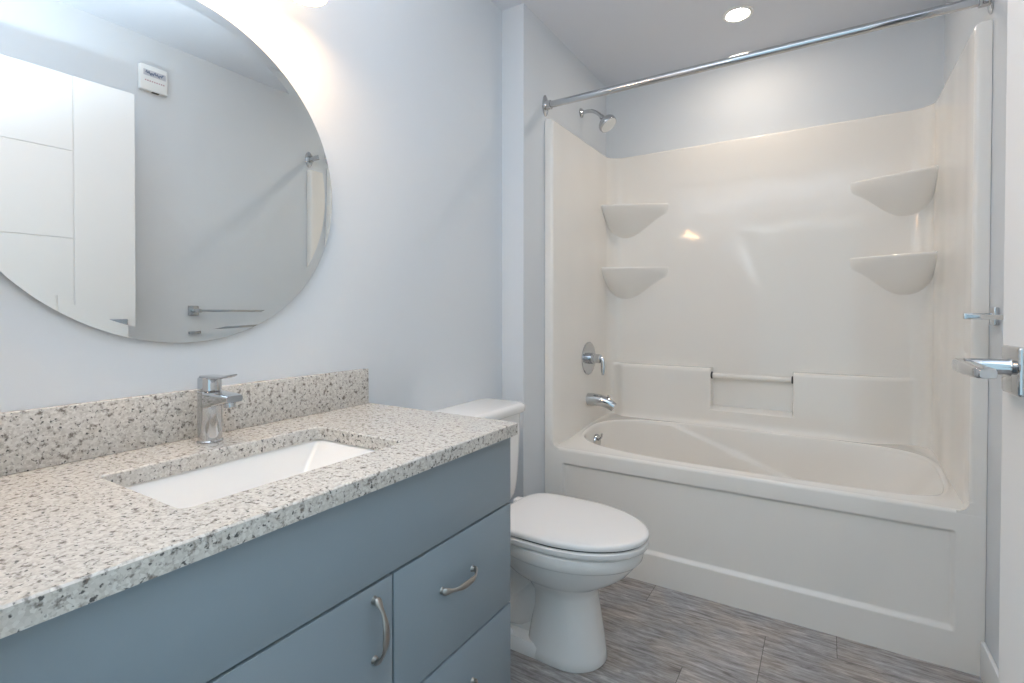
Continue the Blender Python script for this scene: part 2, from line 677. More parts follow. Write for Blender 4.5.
ANG = [2 * pi * k / NA for k in range(NA)]
rings = []
ro = [outer_pt(a) for a in ANG]
rings.append([(x, y, deck_z(y)) for x, y in ro])
for g, dz in ((0.020, 0.0), (0.015, 0.0030), (0.010, 0.0040), (0.004, 0.0022), (0.001, -0.002), (0.0, -0.009)):
    rg = []
    for k, a in enumerate(ANG):
        x, y = sup(a, BX0 - g, BX1 + g, BY0 - g, BY1 + g, 2.7)
        x = min(max(x, XI), XO)
        y = min(max(y, 0.020), YI)
        rg.append((x, y, deck_z(y) + dz))
    rings.append(rg)
NW = 110
ZBOT = 0.13
for i in range(1, NW + 1):
    t = i / NW
    rg = []
    for a in ANG:
        n = 2.7 + 0.3 * t
        rb = sin(min(1.0, max(0.0, (t - 0.62) / 0.38)) * pi / 2)
        x, y = sup(a, BX0 + 0.045 * t + 0.07 * (1 - cos(max(0, t - 0.6) / 0.4 * pi / 2)),
                   BX1 - 0.30 * t - 0.09 * (1 - cos(max(0, t - 0.6) / 0.4 * pi / 2)),
                   BY0 + 0.045 * t + 0.06 * (1 - cos(max(0, t - 0.6) / 0.4 * pi / 2)),
                   BY1 - 0.050 * t - 0.06 * (1 - cos(max(0, t - 0.6) / 0.4 * pi / 2)), n)
        zl = deck_z(sup(a, BX0, BX1, BY0, BY1, 2.7)[1]) - 0.009
        tz = t if t < 0.6 else 0.6 + 0.4 * sin((t - 0.6) / 0.4 * pi / 2)
        z = zl + (ZBOT - zl) * tz
        # moulded armrest step on the back side of the basin
        zline = 0.500 - (x - 0.635) * 0.345
        if y > 0.36:
            k_ = smooth(zline + 0.010, zline - 0.012, z) if False else 1 - smooth(zline - 0.012, zline + 0.003, z)
            k_ *= smooth(0.42, 0.62, x) * (1 - smooth(1.10, 1.35, x)) * (1 - smooth(0.80, 1.0, t)) * smooth(0.40, 0.52, y)
            y -= 0.016 * k_
        rg.append((x, y, z))
    rings.append(rg)
lx = rings[-1]
for f in (0.75, 0.5, 0.25, 0.06):
    mx = sum(p[0] for p in lx) / NA
    my = sum(p[1] for p in lx) / NA
    rings.append([(mx + (p[0] - mx) * f, my + (p[1] - my) * f, ZBOT - 0.006 * (1 - f)) for p in lx])
loft(bm, rings, False, True)
obj('basin', bm, ACR, unit, 60)

# ledge along the back wall with a notch for the grab bar
bm = bmesh.new()
NX0, NX1, NZ0, LZ = 0.711, 1.079, 0.628, 0.832
xs = dense(XI + 0.002, XO - 0.002, 0.008, (NX0, NX1), 0.014, 0.0015)
zs = dense(0.50, LZ - 0.020, 0.02, (NZ0, 0.555), 0.024, 0.002)
zs = zs + [LZ - 0.020 + 0.020 * sin(radians(a)) for a in (10, 20, 30, 40, 50, 60, 70, 80, 90)]
vv = []


def wall_y(x):
    """Inner face of the back wall, running round the two corners."""
    R_ = 0.075
    d = max(XI + R_ - x, x - (XO - R_), 0.0)
    return YI - R_ + sqrt(max(0.0, R_ * R_ - d * d))


def ledge_depth(x, z):
    D = 0.056 * smooth(XI + 0.005, XI + 0.10, x) * (1 - smooth(XO - 0.26, XO - 0.02, x))
    ws = 0.0035
    notch = smooth(NX0 - ws, NX0 + ws, x) * (1 - smooth(NX1 - ws, NX1 + ws, x)) * smooth(NZ0 - 0.012, NZ0 + 0.012, z)
    d = D
    r = 0.020
    if z > LZ - r:
        rr = min(r, max(D, 1e-4))
        q = (z - (LZ - r)) / r
        d = D - rr + rr * sqrt(max(0, 1 - q * q))
    d = d * (1 - notch) - 0.006 * notch
    # soft fillet where the wall runs out onto the deck
    return d + 0.020 * math.exp(-max(0.0, z - 0.536) / 0.012) * smooth(XI + 0.01, XI + 0.12, x) * (1 - smooth(XO - 0.2, XO - 0.02, x))


for z in zs:
    vv.append([bm.verts.new((x, wall_y(x) + 0.0008 - ledge_depth(x, z), z)) for x in xs])
vv.append([bm.verts.new((x, wall_y(x) + 0.006, LZ)) for x in xs])
for a, b in zip(vv[:-1], vv[1:]):
    for i in range(len(xs) - 1):
        bm.faces.new((a[i], a[i + 1], b[i + 1], b[i]))
obj('ledge', bm, ACR, unit, 60)


# four corner shelves moulded into the back corners
def corner_shelf(side, ztop):
    bm = bmesh.new()
    NS, ND = 60, 24
    W, Dp, H = (0.330 if side < 0 else 0.292), 0.150, 0.168
    rows = []
    for j in range(ND + 1):
        t = j / ND
        row = []
        for i in range(NS + 1):
            s = i / NS
            a = s * pi / 2
            # top edge runs from the side wall to a tip on the back wall; the body is deepest near the corner
            x = W * s
            y = YI - Dp * (1 - s ** 1.25)
            xk = 0.10
            if x < xk:
                drop = H * (0.78 + 0.22 * sqrt(max(0.0, 1 - ((xk - x) / xk) ** 2)))
            else:
                drop = H * (1 - 0.62 * smooth(0, 1, (x - xk) / (W - xk)))
            # vertical under the top edge, scooped back, then blending into the wall
            e = t ** 1.15
            f_ = t * t * (3 - 2 * t)
            yy = y + (YI + 0.002 - y) * (e + (f_ - e) * smooth(0.35, 1.0, s))
            zz = ztop - drop * (0.75 * t + 0.25 * sin(t * pi / 2))
            row.append(((XI + x - 0.002) if side < 0 else (XO - x + 0.002), yy, zz))
        rows.append(row)
    front = rows[0]
    r = 0.006
    lead = []
    lead.append([(p[0], min(YI + 0.004, p[1] + 0.02), ztop + r) for p in front])
    lead.append([(p[0], min(YI + 0.004, p[1] + 0.004), ztop + r) for p in front])
    lead.append([(p[0], min(YI + 0.004, p[1] + 0.0012), ztop + r * 0.7) for p in front])
    back = [[(p[0], YI + 0.004, ztop + r) for p in front]]
    loft(bm, back + lead + rows, False, False, closed=False)
    bmesh.ops.remove_doubles(bm, verts=bm.verts[:], dist=1e-5)
    return bm


for side in (-1, 1):
    for zt in (1.708, 1.362):
        obj('corner_shelf', corner_shelf(side, zt), ACR, unit, 50)

gb = obj('grab_bar', tube(bmesh.new(), [(NX0 - 0.004, YI - 0.032, 0.795), (NX1 + 0.004, YI - 0.032, 0.795)], 0.013, 24), ACR, unit, 40,
         label='white grab bar across the notch in the ledge')
for x, s in ((NX0, 1), (NX1, -1)):
    bm = lathe(bmesh.new(), (x - s * 0.003, YI - 0.032, 0.795), (s, 0, 0), [(0, 0.0), (0, 0.0185), (0.007, 0.0185), (0.009, 0.014), (0.009, 0.0)], 24)
    obj('end_collar', bm, DARK, gb, 40, label='dark ring at the end of the grab bar')

# ---------------------------------------------------------------- shower fittings
sh = thing('showerhead', 'chrome shower head on a bent arm high on the left alcove wall', 'shower head', (XJ, 0.40, 2.165))
obj('flange', lathe(bmesh.new(), (XJ + E_, 0.40, 2.165), (1, 0, 0), [(0, 0), (0, 0.024), (0.004, 0.024), (0.012, 0.014), (0.014, 0.010), (0.014, 0)], 32), CHROME, sh, 40)
arm = bez((XJ + 0.006, 0.40, 2.165), (XJ + 0.05, 0.40, 2.170), (XJ + 0.085, 0.40, 2.165), (XJ + 0.118, 0.40, 2.118), 16)
obj('arm', tube(bmesh.new(), arm, 0.0095, 18, up=Vector((0, 1, 0))), CHROME, sh, 40)
ax = Vector((0.62, -0.06, -0.78)).normalized()
p = Vector((XJ + 0.114, 0.40, 2.124))
hd = obj('head', lathe(bmesh.new(), p, ax, [(0, 0), (0, 0.013), (0.018, 0.015), (0.022, 0.019), (0.040, 0.042), (0.050, 0.048), (0.064, 0.048), (0.069, 0.045), (0.069, 0)], 36), CHROME, sh, 40)
bm = lathe(bmesh.new(), p + ax * 0.0692, ax, [(0, 0), (0, 0.042), (0.002, 0.041), (0.002, 0)], 32)
obj('spray_plate', bm, PLASTIC, hd, 40, label='pale spray plate of the shower head')

va = thing('shower_valve', 'round chrome shower valve with lever on the left alcove wall above the spout', 'shower valve', (XI, 0.408, 0.878))
obj('escutcheon', lathe(bmesh.new(), (XI + E_, 0.408, 0.878), (1, 0, 0), [(0, 0), (0, 0.086), (0.003, 0.086), (0.006, 0.083), (0.008, 0.06), (0.008, 0)], 48), CHROME, va, 40)
obj('handle_hub', lathe(bmesh.new(), (XI + 0.007, 0.408, 0.878), (1, 0, 0), [(0, 0), (0, 0.030), (0.03, 0.029), (0.032, 0.024), (0.060, 0.024), (0.064, 0.020), (0.064, 0)], 32), CHROME, va, 40)
bm = bmesh.new()
lev = bez((XI + 0.060, 0.408, 0.882), (XI + 0.088, 0.405, 0.882), (XI + 0.088, 0.402, 0.85), (XI + 0.086, 0.396, 0.795), 14)
tube(bm, lev, [0.013] * 4 + [0.012] * 8 + [0.011, 0.010, 0.006], 16, [(1.0, 0.62)] * 15, up=Vector((0, 1, 0)))
obj('lever', bm, CHROME, va, 50)

ts = thing('tub_spout', 'chrome bathtub spout under the shower valve on the left alcove wall', 'tub spout', (XI, 0.41, 0.66))
bm = bmesh.new()
pts = [(XI + E_, 0.41, 0.662), (XI + 0.03, 0.41, 0.663), (XI + 0.06, 0.41, 0.663), (XI + 0.085, 0.41, 0.660), (XI + 0.105, 0.41, 0.653), (XI + 0.125, 0.41, 0.643), (XI + 0.142, 0.41, 0.632)]
tube(bm, pts, [0.033, 0.0325, 0.031, 0.030, 0.028, 0.025, 0.022], 28, [(1, 1), (1, 1), (1, 1), (1, .98), (1.05, .95), (1.1, .85), (1.1, .72)], up=Vector((0, 1, 0)))
sp_ = obj('body', bm, CHROME, ts, 50)
bm = lathe(bmesh.new(), (XI + 0.108, 0.41, 0.672), (0.35, 0, 1), [(0, 0), (0, 0.005), (0.012, 0.005), (0.014, 0.008), (0.019, 0.008), (0.021, 0.005), (0.021, 0)], 20)
obj('diverter_knob', bm, CHROME, ts, 50)

ov = thing('overflow_plate', 'small round chrome overflow plate inside the bathtub below the spout', 'overflow plate', (0.198, 0.41, 0.45))
ov_ax = Vector((0.97, -0.0, 0.10)).normalized()
obj('disc', lathe(bmesh.new(), (0.196, 0.41, 0.447), ov_ax, [(0, 0), (0, 0.037), (0.006, 0.037), (0.012, 0.033), (0.013, 0.012), (0.013, 0)], 36), CHROME, ov, 40)
obj('trip_lever', tube(bmesh.new(), [(0.206, 0.41, 0.452), (0.226, 0.405, 0.470), (0.232, 0.40, 0.492)], [0.005, 0.005, 0.006], 14), CHROME, ov, 50)

rod = thing('shower_rod', 'straight chrome shower curtain rod across the front of the tub alcove', 'shower rod', (0.8715, 0.0, 2.068))
obj('tube', tube(bmesh.new(), [(XJ + 0.004, 0.0, 2.065), (XR - 0.004, 0.012, 2.071)], 0.0152, 28), CHROME, rod, 40)
for x, y, z, s in ((XJ + E_, 0.0, 2.065, 1), (XR - E_, 0.012, 2.071, -1)):
    bm = lathe(bmesh.new(), (x, y, z), (s, 0, 0), [(0, 0), (0, 0.048), (0.003, 0.048), (0.006, 0.042), (0.008, 0.036), (0.010, 0.034), (0.030, 0.034), (0.032, 0.026), (0.032, 0)], 40)
    for v in bm.verts:
        v.co.y = y + (v.co.y - y) * 0.56
        if abs(v.co.x - x) > 0.007:
            v.co.z = z + (v.co.z - z) * 0.60
    obj('end_flange', bm, CHROME, rod, 40)

# ---------------------------------------------------------------- ceiling light over the tub
cl = thing('ceiling_light', 'round recessed ceiling light above the bathtub', 'ceiling light', (0.872, 0.371, ZC))
obj('trim_ring', lathe(bmesh.new(), (0.872, 0.371, ZC - E_), (0, 0, -1), [(0, 0.046), (0.0, 0.063), (0.003, 0.063), (0.006, 0.058), (0.006, 0.050), (0.003, 0.046)], 48), PLASTIC, cl, 40)
obj('lamp_disc', lathe(bmesh.new(), (0.872, 0.371, ZC - E_), (0, 0, -1), [(0, 0), (0, 0.046), (0.003, 0.046), (0.0035, 0.0)], 40), GLOWCAN, cl, 40)

# ---------------------------------------------------------------- vanity light above the mirror
YM, ZM, RM = -1.480, 1.434, 0.384
vl = thing('vanity_light', 'glowing frosted vanity light on the wall above the round mirror', 'wall light', (0.0, YM, 2.045))
obj('back_plate', bx((0.001, YM - 0.30, 2.005), (0.022, YM + 0.30, 2.085), 0.006), CHROME, vl)
LX_ = 0.115                    # distance of the shades from the wall
for k in (-1, 0, 1):
    y = YM + 0.222 * k
    obj('arm', tube(bmesh.new(), [(0.020, y, 2.045), (0.075, y, 2.045), (0.105, y, 2.048), (LX_, y, 2.040), (LX_, y, 2.016)], 0.008, 16, up=Vector((0, 1, 0))), CHROME, vl)
    obj('socket_cup', lathe(bmesh.new(), (LX_, y, 2.022), (0, 0, -1), [(0, 0), (0, 0.016), (0.012, 0.024), (0.02, 0.026), (0.02, 0)], 28), CHROME, vl)
    prof = [(0.0, 0.026), (0.02, 0.036), (0.05, 0.043), (0.098, 0.046)]
    for nm, a0, a1, mt in (('shade', -52, 52, GLOWSHADE), ('dim_shade_back', 52, 308, GLOWBACK)):  # shade split in two, rear half made dim to shape the wall glow
        bm = bmesh.new()
        n_ = 20 if nm == 'shade' else 40
        rings = []
        for dr, pr in ((0, prof), (-0.003, prof[::-1])):
            for t_, r_ in pr:
                rings.append([(LX_ + (r_ + dr) * cos(radians(a0 + (a1 - a0) * i / n_)), y + (r_ + dr) * sin(radians(a0 + (a1 - a0) * i / n_)), 2.002 - t_) for i in range(n_ + 1)])
        loft(bm, rings + rings[:1], False, False, closed=False)
        bmesh.ops.remove_doubles(bm, verts=bm.verts[:], dist=1e-6)
        obj(nm, bm, mt, vl, 30)
    obj('bulb', lathe(bmesh.new(), (LX_, y, 2.000), (0, 0, -1), [(0, 0), (0, 0.013), (0.025, 0.016), (0.03, 0.024), (0.055, 0.030), (0.074, 0.028), (0.083, 0.016), (0.086, 0.0)], 28), GLOWBULB, vl)

# ---------------------------------------------------------------- round mirror
mi = thing('mirror', 'large round frameless mirror with slanted rim on the wall above the sink', 'mirror', (0.0, YM, ZM))


def mirror_ring(r, x):
    return [(x, -1.495 + (r + 0.004) * cos(2 * pi * k / 160), ZM + (r - 0.003) * sin(2 * pi * k / 160)) for k in range(160)]


bm = bmesh.new()
loft(bm, [mirror_ring(RM - 0.024, 0.006), mirror_ring(RM - 0.024, 0.012)])
obj('glass', bm, SILVER, mi, 20)
bm = bmesh.new()
loft(bm, [mirror_ring(RM - 0.024, 0.0061), mirror_ring(RM - 0.024, 0.01195), mirror_ring(RM - 0.0002, 0.01265), mirror_ring(RM, 0.0125), mirror_ring(RM, 0.006)], False, False)
obj('bevelled_edge', bm, SILVER, mi, 20)
obj('backing', lathe(bmesh.new(), (0.0005, YM, ZM), (1, 0, 0), [(0, 0), (0, 0.30), (0.0055, 0.30), (0.0055, 0)], 64), DARK, mi, 30)

mi.rotation_euler = (0, radians(0.35), 0)
mi.location.x = 0.002

# ---------------------------------------------------------------- vanity
YL = YF + 0.004               # left end of the vanity, against the front wall
ZG, ZD, YD = 0.634, 0.377, -1.387
XC = DK - 0.020               # plane of the fronts
YE = YV - 0.004               # right end of the cabinet
van = thing('vanity_cabinet', 'blue-grey vanity cabinet with flat door and drawers under the granite countertop', 'vanity cabinet', (0.0, (YL + YE) / 2, 0.0))
bm = bmesh.new()
zc_ = ZK - 0.0305
box(bm, (0.003, YL, 0.10), (XC - 0.021, YL + 0.018, zc_))
box(bm, (0.003, YE - 0.018, 0.10), (XC - 0.021, YE, zc_))
box(bm, (0.003, YD - 0.009, 0.118), (XC - 0.021, YD + 0.009, 0.63))
box(bm, (0.003, YL + 0.018, 0.10), (XC - 0.021, YE - 0.018, 0.118))
box(bm, (0.003, YL + 0.018, 0.118), (0.012, YE - 0.018, zc_))
box(bm, (XC - 0.039, YL + 0.018, 0.118), (XC - 0.021, YE - 0.018, zc_))
box(bm, (0.003, YL, 0.0), (XC - 0.085, YE, 0.10))
obj('body', bm, CAB, van)
obj('shadow_gap', bx((XC - 0.0215, YL + 0.004, 0.104), (XC - 0.017, YE - 0.003, ZK - 0.034)), CABIN, van, label='dark gap between the fronts')
g = 0.0026
obj('false_front', bx((XC - 0.019, YL, ZG + g), (XC, YE, ZK - 0.036), 0.0012), CAB, van)
dr = obj('door', bx((XC - 0.019, YL, 0.105), (XC, YD - g, ZG - g), 0.0012), CAB, van)
d1 = obj('drawer', bx((XC - 0.019, YD + g, ZD + g), (XC, YE, ZG - g), 0.0012), CAB, van)
d2 = obj('drawer', bx((XC - 0.019, YD + g, 0.105), (XC, YE, ZD - g), 0.0012), CAB, van)


def pull(c, d, parent):
    """Arched bow pull with flared feet, 0.12 m long, centred on c along direction d."""
    c, d = Vector(c), Vector(d).normalized()
    out = Vector((1, 0, 0))
    bm = bmesh.new()
    L = 0.058
    pts, rad, fl = [], [], []
    n = 30
    for i in range(n + 1):
        s = -1 + 2 * i / n
        h = 0.006 + 0.024 * (1 - abs(s) ** 2.6)
        pts.append(c + d * (L * s) + out * h)
        a = abs(s)
        r = 0.0072 if a < 0.2 else 0.0072 - 0.0030 * smooth(0.2, 0.62, a) + 0.0040 * smooth(0.72, 0.95, a)
        if a > 0.97:
            r *= 0.75
        rad.append(r)
        fl.append((1.0, 0.62))
    tube(bm, pts, rad, 16, fl, up=out)
    for s in (-1, 1):
        lathe(bm, c + d * (L * 0.93 * s), out, [(0, 0), (0, 0.0075), (0.003, 0.006), (0.009, 0.005), (0.010, 0)], 18)
    return obj('handle', bm, NICKEL, parent, 50, label='brushed nickel bow handle')


pull((XC, -1.434, 0.551), (0, 0, 1), dr)
pull((XC, -1.192, 0.534), (0, 1, 0), d1)
pull((XC, -1.192, 0.275), (0, 1, 0), d2)

# countertop with the sink cut-out
SX0, SX1, SY0, SY1 = 0.156, 0.437, -1.707, -1.264


def rect_loop(x0, x1, y0, y1, r, z, n=6):
    return rrect((x0 + x1) / 2, (y0 + y1) / 2, (x1 - x0) / 2, (y1 - y0) / 2, r, z, n)


bm = bmesh.new()
c = 0.0025
zb = ZK - 0.030


def edge_loop(pts):
    vs = [bm.verts.new(p) for p in pts]
    es = [bm.edges.new((vs[i], vs[(i + 1) % len(vs)])) for i in range(len(vs))]
    return vs, es


def bridge(a, b):
    for i in range(len(a)):
        j = (i + 1) % len(a)
        bm.faces.new((a[i], a[j], b[j], b[i]))


ot, oe = edge_loop(rect_loop(0.003 + c, DK - c, YL + c, YV - c, 0.002, ZK, 3))
om, _ = edge_loop(rect_loop(0.003, DK, YL, YV, 0.003, ZK - c, 3))
ob, obe = edge_loop(rect_loop(0.003, DK, YL, YV, 0.003, zb, 3))
it, ie = edge_loop(rect_loop(SX0 - c, SX1 + c, SY0 - c, SY1 + c, 0.018, ZK))
im, _ = edge_loop(rect_loop(SX0, SX1, SY0, SY1, 0.016, ZK - c))
ib, ibe = edge_loop(rect_loop(SX0, SX1, SY0, SY1, 0.016, zb))
bridge(ot, om)
bridge(om, ob)
bridge(it, im)
bridge(im, ib)
bmesh.ops.triangle_fill(bm, edges=oe + ie, use_beauty=True)
bmesh.ops.triangle_fill(bm, edges=obe + ibe, use_beauty=True)
ct = obj('countertop', bm, GRAN, None, 30, loc=(0.27, (YL + YV) / 2, ZK - 0.03))
tag(ct, 'speckled beige granite countertop with a sink cut-out on the vanity cabinet', 'countertop')
bs = obj('backsplash', bx((0.001, YL, ZK + 0.0003), (0.020, YV - 0.010, ZK + 0.107), 0.002), GRAN, None, 30, loc=(0.0, (YL + YV) / 2, ZK))
tag(bs, 'low speckled granite backsplash along the wall behind the faucet', 'backsplash')

# undermount sink
sk = thing('sink', 'white rectangular undermount sink set under the granite countertop', 'sink', ((SX0 + SX1) / 2, (SY0 + SY1) / 2, zb - 0.14))
bm = bmesh.new()
x0, x1, y0, y1 = SX0 - 0.004, SX1 + 0.004, SY0 - 0.004, SY1 + 0.004
zt_ = zb - 0.0006
rings = [rect_loop(x0 - 0.014, x1 + 0.014, y0 - 0.014, y1 + 0.014, 0.03, zt_ - 0.16, 8),
         rect_loop(x0 - 0.014, x1 + 0.014, y0 - 0.014, y1 + 0.014, 0.03, zt_, 8),
         rect_loop(x0, x1, y0, y1, 0.010, zt_, 8)]
D = 0.105
for t in (0.04, 0.2, 0.4, 0.6, 0.78, 0.88, 0.94, 0.98, 1.0):
    zz = zt_ - D * t
    k = t + 0.10 * smooth(0.86, 1.0, t)
    rings.append(rect_loop(x0 + 0.050 * k, x1 - 0.045 * k, y0 + 0.105 * k, y1 - 0.105 * k, 0.010, zz, 8))
last = rings[-1]
mx = sum(p[0] for p in last) / len(last)
my = sum(p[1] for p in last) / len(last)
for f in (0.6, 0.12):
    rings.append([(mx + (p[0] - mx) * f, my + (p[1] - my) * f, p[2] - 0.004 * (1 - f)) for p in last])
loft(bm, rings, True, True)
obj('bowl', bm, CERAMIC, sk, 28)
obj('drain', lathe(bmesh.new(), (mx, my, zt_ - D - 0.004), (0, 0, 1), [(0, 0), (0, 0.030), (0.003, 0.029), (0.004, 0.022), (0.001, 0.020), (0.004, 0.010), (0.005, 0)], 32), CHROME, sk, 40)

# faucet
FX, FY = 0.079, -1.482
fa = thing('faucet', 'single-lever chrome faucet standing behind the sink on the countertop', 'faucet', (FX, FY, ZK))
obj('base', lathe(bmesh.new(), (FX, FY, ZK + 0.0005), (0, 0, 1), [(0, 0), (0, 0.0255), (0.003, 0.0255), (0.005, 0.0235), (0.005, 0)], 40), CHROME, fa, 40)
obj('body', lathe(bmesh.new(), (FX, FY, ZK + 0.005), (0, 0, 1), [(0, 0), (0, 0.0235), (0.096, 0.0235), (0.1045, 0.0235), (0.106, 0.022), (0.106, 0)], 48), CHROME, fa, 40)
bm = bmesh.new()
rr = []
for i, (dx, zz, hy, hz) in enumerate([(0.005, 0.932, 0.0215, 0.0185), (0.033, 0.935, 0.021, 0.0150), (0.066, 0.9385, 0.020, 0.0110), (0.090, 0.9405, 0.019, 0.008), (0.096, 0.941, 0.017, 0.0065)]):
    q = rrect(FY, zz, hy, hz, min(0.005, hz * 0.8), 0, 4)
    rr.append([(FX + dx, a, b) for a, b, _ in q])
loft(bm, rr)
spt = obj('spout', bm, CHROME, fa, 40)
obj('aerator', lathe(bmesh.new(), (FX + 0.077, FY, 0.932), (0.1, 0, -1), [(0, 0), (0, 0.0115), (0.010, 0.0115), (0.011, 0.010), (0.011, 0)], 24), CHROME, spt, 40)
hc = obj('handle_cap', lathe(bmesh.new(), (FX, FY, 0.9525), (0, 0, 1), [(0, 0), (0, 0.0230), (0.025, 0.0230), (0.028, 0.021), (0.029, 0)], 48), CHROME, fa, 40)
bm = bmesh.new()
rr = []
for dx, zz, hy, hz in [(-0.012, 0.9805, 0.016, 0.003), (0.03, 0.981, 0.015, 0.003), (0.06, 0.983, 0.012, 0.0025), (0.082, 0.9875, 0.010, 0.002), (0.092, 0.990, 0.008, 0.0012)]:
    q = rrect(FY, zz, hy, hz, hz * 0.7, 0, 4)
    rr.append([(FX + dx, a, b) for a, b, _ in q])
loft(bm, rr)
obj('lever', bm, CHROME, hc, 40)

# ---------------------------------------------------------------- toilet
TY = -0.550
to = thing('toilet', 'white two-piece toilet with closed lid between the vanity and the bathtub', 'toilet', (0.40, TY, 0.0))
NT = 96


def egg(x0, x1, xw, hw, z, back=None, nb=2.0, nf=2.0):
    """Egg-shaped ring: rear x0, tip x1, widest at xw; back = flat cut at the rear."""
    out = []
    for k in range(NT):
        a = 2 * pi * k / NT
        cc, ss = cos(a), sin(a)
        n = nf if cc >= 0 else nb
        ax_ = (x1 - xw) if cc >= 0 else (xw - x0)
        x = xw + ax_ * sgnpow(cc, 2 / n)
        y = TY + hw * sgnpow(ss, 2 / n)
        out.append((x, y, z))
    return out


bm = bmesh.new()
rings = [egg(0.36, 0.618, 0.50, 0.103, 0.0, nb=3.2, nf=2.05), egg(0.36, 0.622, 0.50, 0.106, 0.006, nb=3.2, nf=2.05), egg(0.365, 0.618, 0.50, 0.105, 0.03, nb=3.2, nf=2.05),
         egg(0.375, 0.606, 0.50, 0.098, 0.09, nb=3.2, nf=2.4), egg(0.385, 0.594, 0.50, 0.092, 0.16, nb=3.0, nf=2.4), egg(0.38, 0.588, 0.49, 0.089, 0.21, nb=2.8, nf=2.3),
         egg(0.35, 0.592, 0.48, 0.093, 0.236, nb=2.4, nf=2.2), egg(0.31, 0.618, 0.47, 0.115, 0.255, nb=2.3, nf=2.1), egg(0.28, 0.660, 0.47, 0.142, 0.278, nb=2.2, nf=2.05),
         egg(0.262, 0.694, 0.47, 0.160, 0.305, nb=2.2, nf=2.0), egg(0.255, 0.714, 0.475, 0.170, 0.330, nb=2.2, nf=2.0), egg(0.252, 0.720, 0.48, 0.1735, 0.3435, nb=2.2, nf=2.0),
         egg(0.252, 0.721, 0.48, 0.1745, 0.3455, nb=2.2, nf=2.0), egg(0.250, 0.730, 0.48, 0.1800, 0.3475, nb=2.2, nf=2.0), egg(0.250, 0.736, 0.485, 0.1835, 0.354, nb=2.2, nf=2.0),
         egg(0.250, 0.740, 0.485, 0.1855, 0.375, nb=2.2, nf=2.0), egg(0.250, 0.738, 0.485, 0.1845, 0.388, nb=2.2, nf=2.0), egg(0.255, 0.730, 0.485, 0.178, 0.392, nb=2.2, nf=2.0)]
loft(bm, rings)
# rear deck under the tank
rings = [rrect(0.165, TY, 0.145, 0.105, 0.05, 0.29, 8), rrect(0.165, TY, 0.145, 0.115, 0.05, 0.34, 8), rrect(0.168, TY, 0.145, 0.120, 0.05, 0.385, 8), rrect(0.168, TY, 0.140, 0.115, 0.05, 0.392, 8)]
loft(bm, rings)
# base flange and trapway behind the front column
rings = [rrect(0.30, TY, 0.19, 0.100, 0.07, 0.0, 8), rrect(0.30, TY, 0.19, 0.100, 0.07, 0.035, 8), rrect(0.30, TY, 0.185, 0.094, 0.07, 0.045, 8)]
loft(bm, rings)
trap = bez((0.46, TY, 0.26), (0.30, TY, 0.02), (0.26, TY, 0.10), (0.22, TY, 0.19), 10) + bez((0.22, TY, 0.19), (0.19, TY, 0.27), (0.13, TY, 0.25), (0.12, TY, 0.02), 10)[1:]
tube(bm, trap, [0.070] * 8 + [0.066] * 8 + [0.06] * 5, 28, up=Vector((0, 1, 0)))
rings = [rrect(0.24, TY, 0.17, 0.045, 0.02, 0.04, 4), rrect(0.22, TY, 0.17, 0.06, 0.02, 0.30, 4)]
loft(bm, rings)
obj('bowl', bm, CERAMIC, to, 50)
for s in (-1, 1):
    obj('bolt_cap', lathe(bmesh.new(), (0.315, TY + s * 0.086, 0.042), (0, 0, 1), [(0, 0), (0, 0.014), (0.010, 0.013), (0.018, 0.008), (0.020, 0)], 24), CERAMIC, to, 50)

bm = bmesh.new()
rings = []
for z, hx, hy, cx in ((0.393, 0.070, 0.135, 0.112), (0.400, 0.082, 0.155, 0.110), (0.425, 0.090, 0.175, 0.107), (0.47, 0.093, 0.188, 0.106), (0.56, 0.095, 0.197, 0.105), (0.66, 0.0965, 0.203, 0.105), (0.728, 0.097, 0.206, 0.105)):
    rings.append(rrect(cx, TY, hx, hy, 0.045, z, 8))
loft(bm, rings)
obj('tank', bm, CERAMIC, to, 45)
bm = bmesh.new()
rings = []
for z, gg in ((0.7285, -0.004), (0.731, 0.003), (0.736, 0.007), (0.752, 0.008), (0.760, 0.005), (0.765, -0.002), (0.7665, -0.012)):
    rings.append(rrect(0.109, TY, 0.100 + gg, 0.213 + gg, 0.045, z, 8))
loft(bm, rings)
obj('tank_lid', bm, CERAMIC, to, 45)
fl = obj('flush_lever', tube(bmesh.new(), [(0.214, TY - 0.15, 0.675), (0.218, TY - 0.12, 0.674), (0.219, TY - 0.085, 0.668)], [0.007, 0.006, 0.008], 14), CHROME, to)
obj('pivot', lathe(bmesh.new(), (0.2005, TY - 0.15, 0.675), (1, 0, 0), [(0, 0), (0, 0.012), (0.012, 0.010), (0.014, 0)], 20), CHROME, fl)

bm = bmesh.new()
so = lambda z, i: egg(0.262 + i, 0.755 - i, 0.485, 0.186 - i, z, nb=3.6)
loft(bm, [so(0.3935, 0.006), so(0.396, 0.002), so(0.402, 0.0), so(0.412, 0.0), so(0.4155, 0.003), so(0.4165, 0.008)])
obj('seat', bm, SEATP, to, 40)
bm = bmesh.new()
lo_ = lambda z, i: egg(0.262 + i, 0.756 - i, 0.485, 0.1855 - i, z, nb=4.2)
rings = [lo_(0.4220, 0.004), lo_(0.4228, 0.0015), lo_(0.427, 0.0), lo_(0.4345, 0.001), lo_(0.4385, 0.005), lo_(0.4405, 0.014), lo_(0.4425, 0.04), lo_(0.444, 0.08), lo_(0.445, 0.12)]
loft(bm, rings)
obj('lid', bm, SEATP, to, 40)
bm = bmesh.new()
loft(bm, [egg(0.275, 0.747, 0.485, 0.177, 0.4165, nb=3.2), egg(0.275, 0.747, 0.485, 0.177, 0.4222, nb=3.2)])  # dark disc added to paint the shade between seat and lid
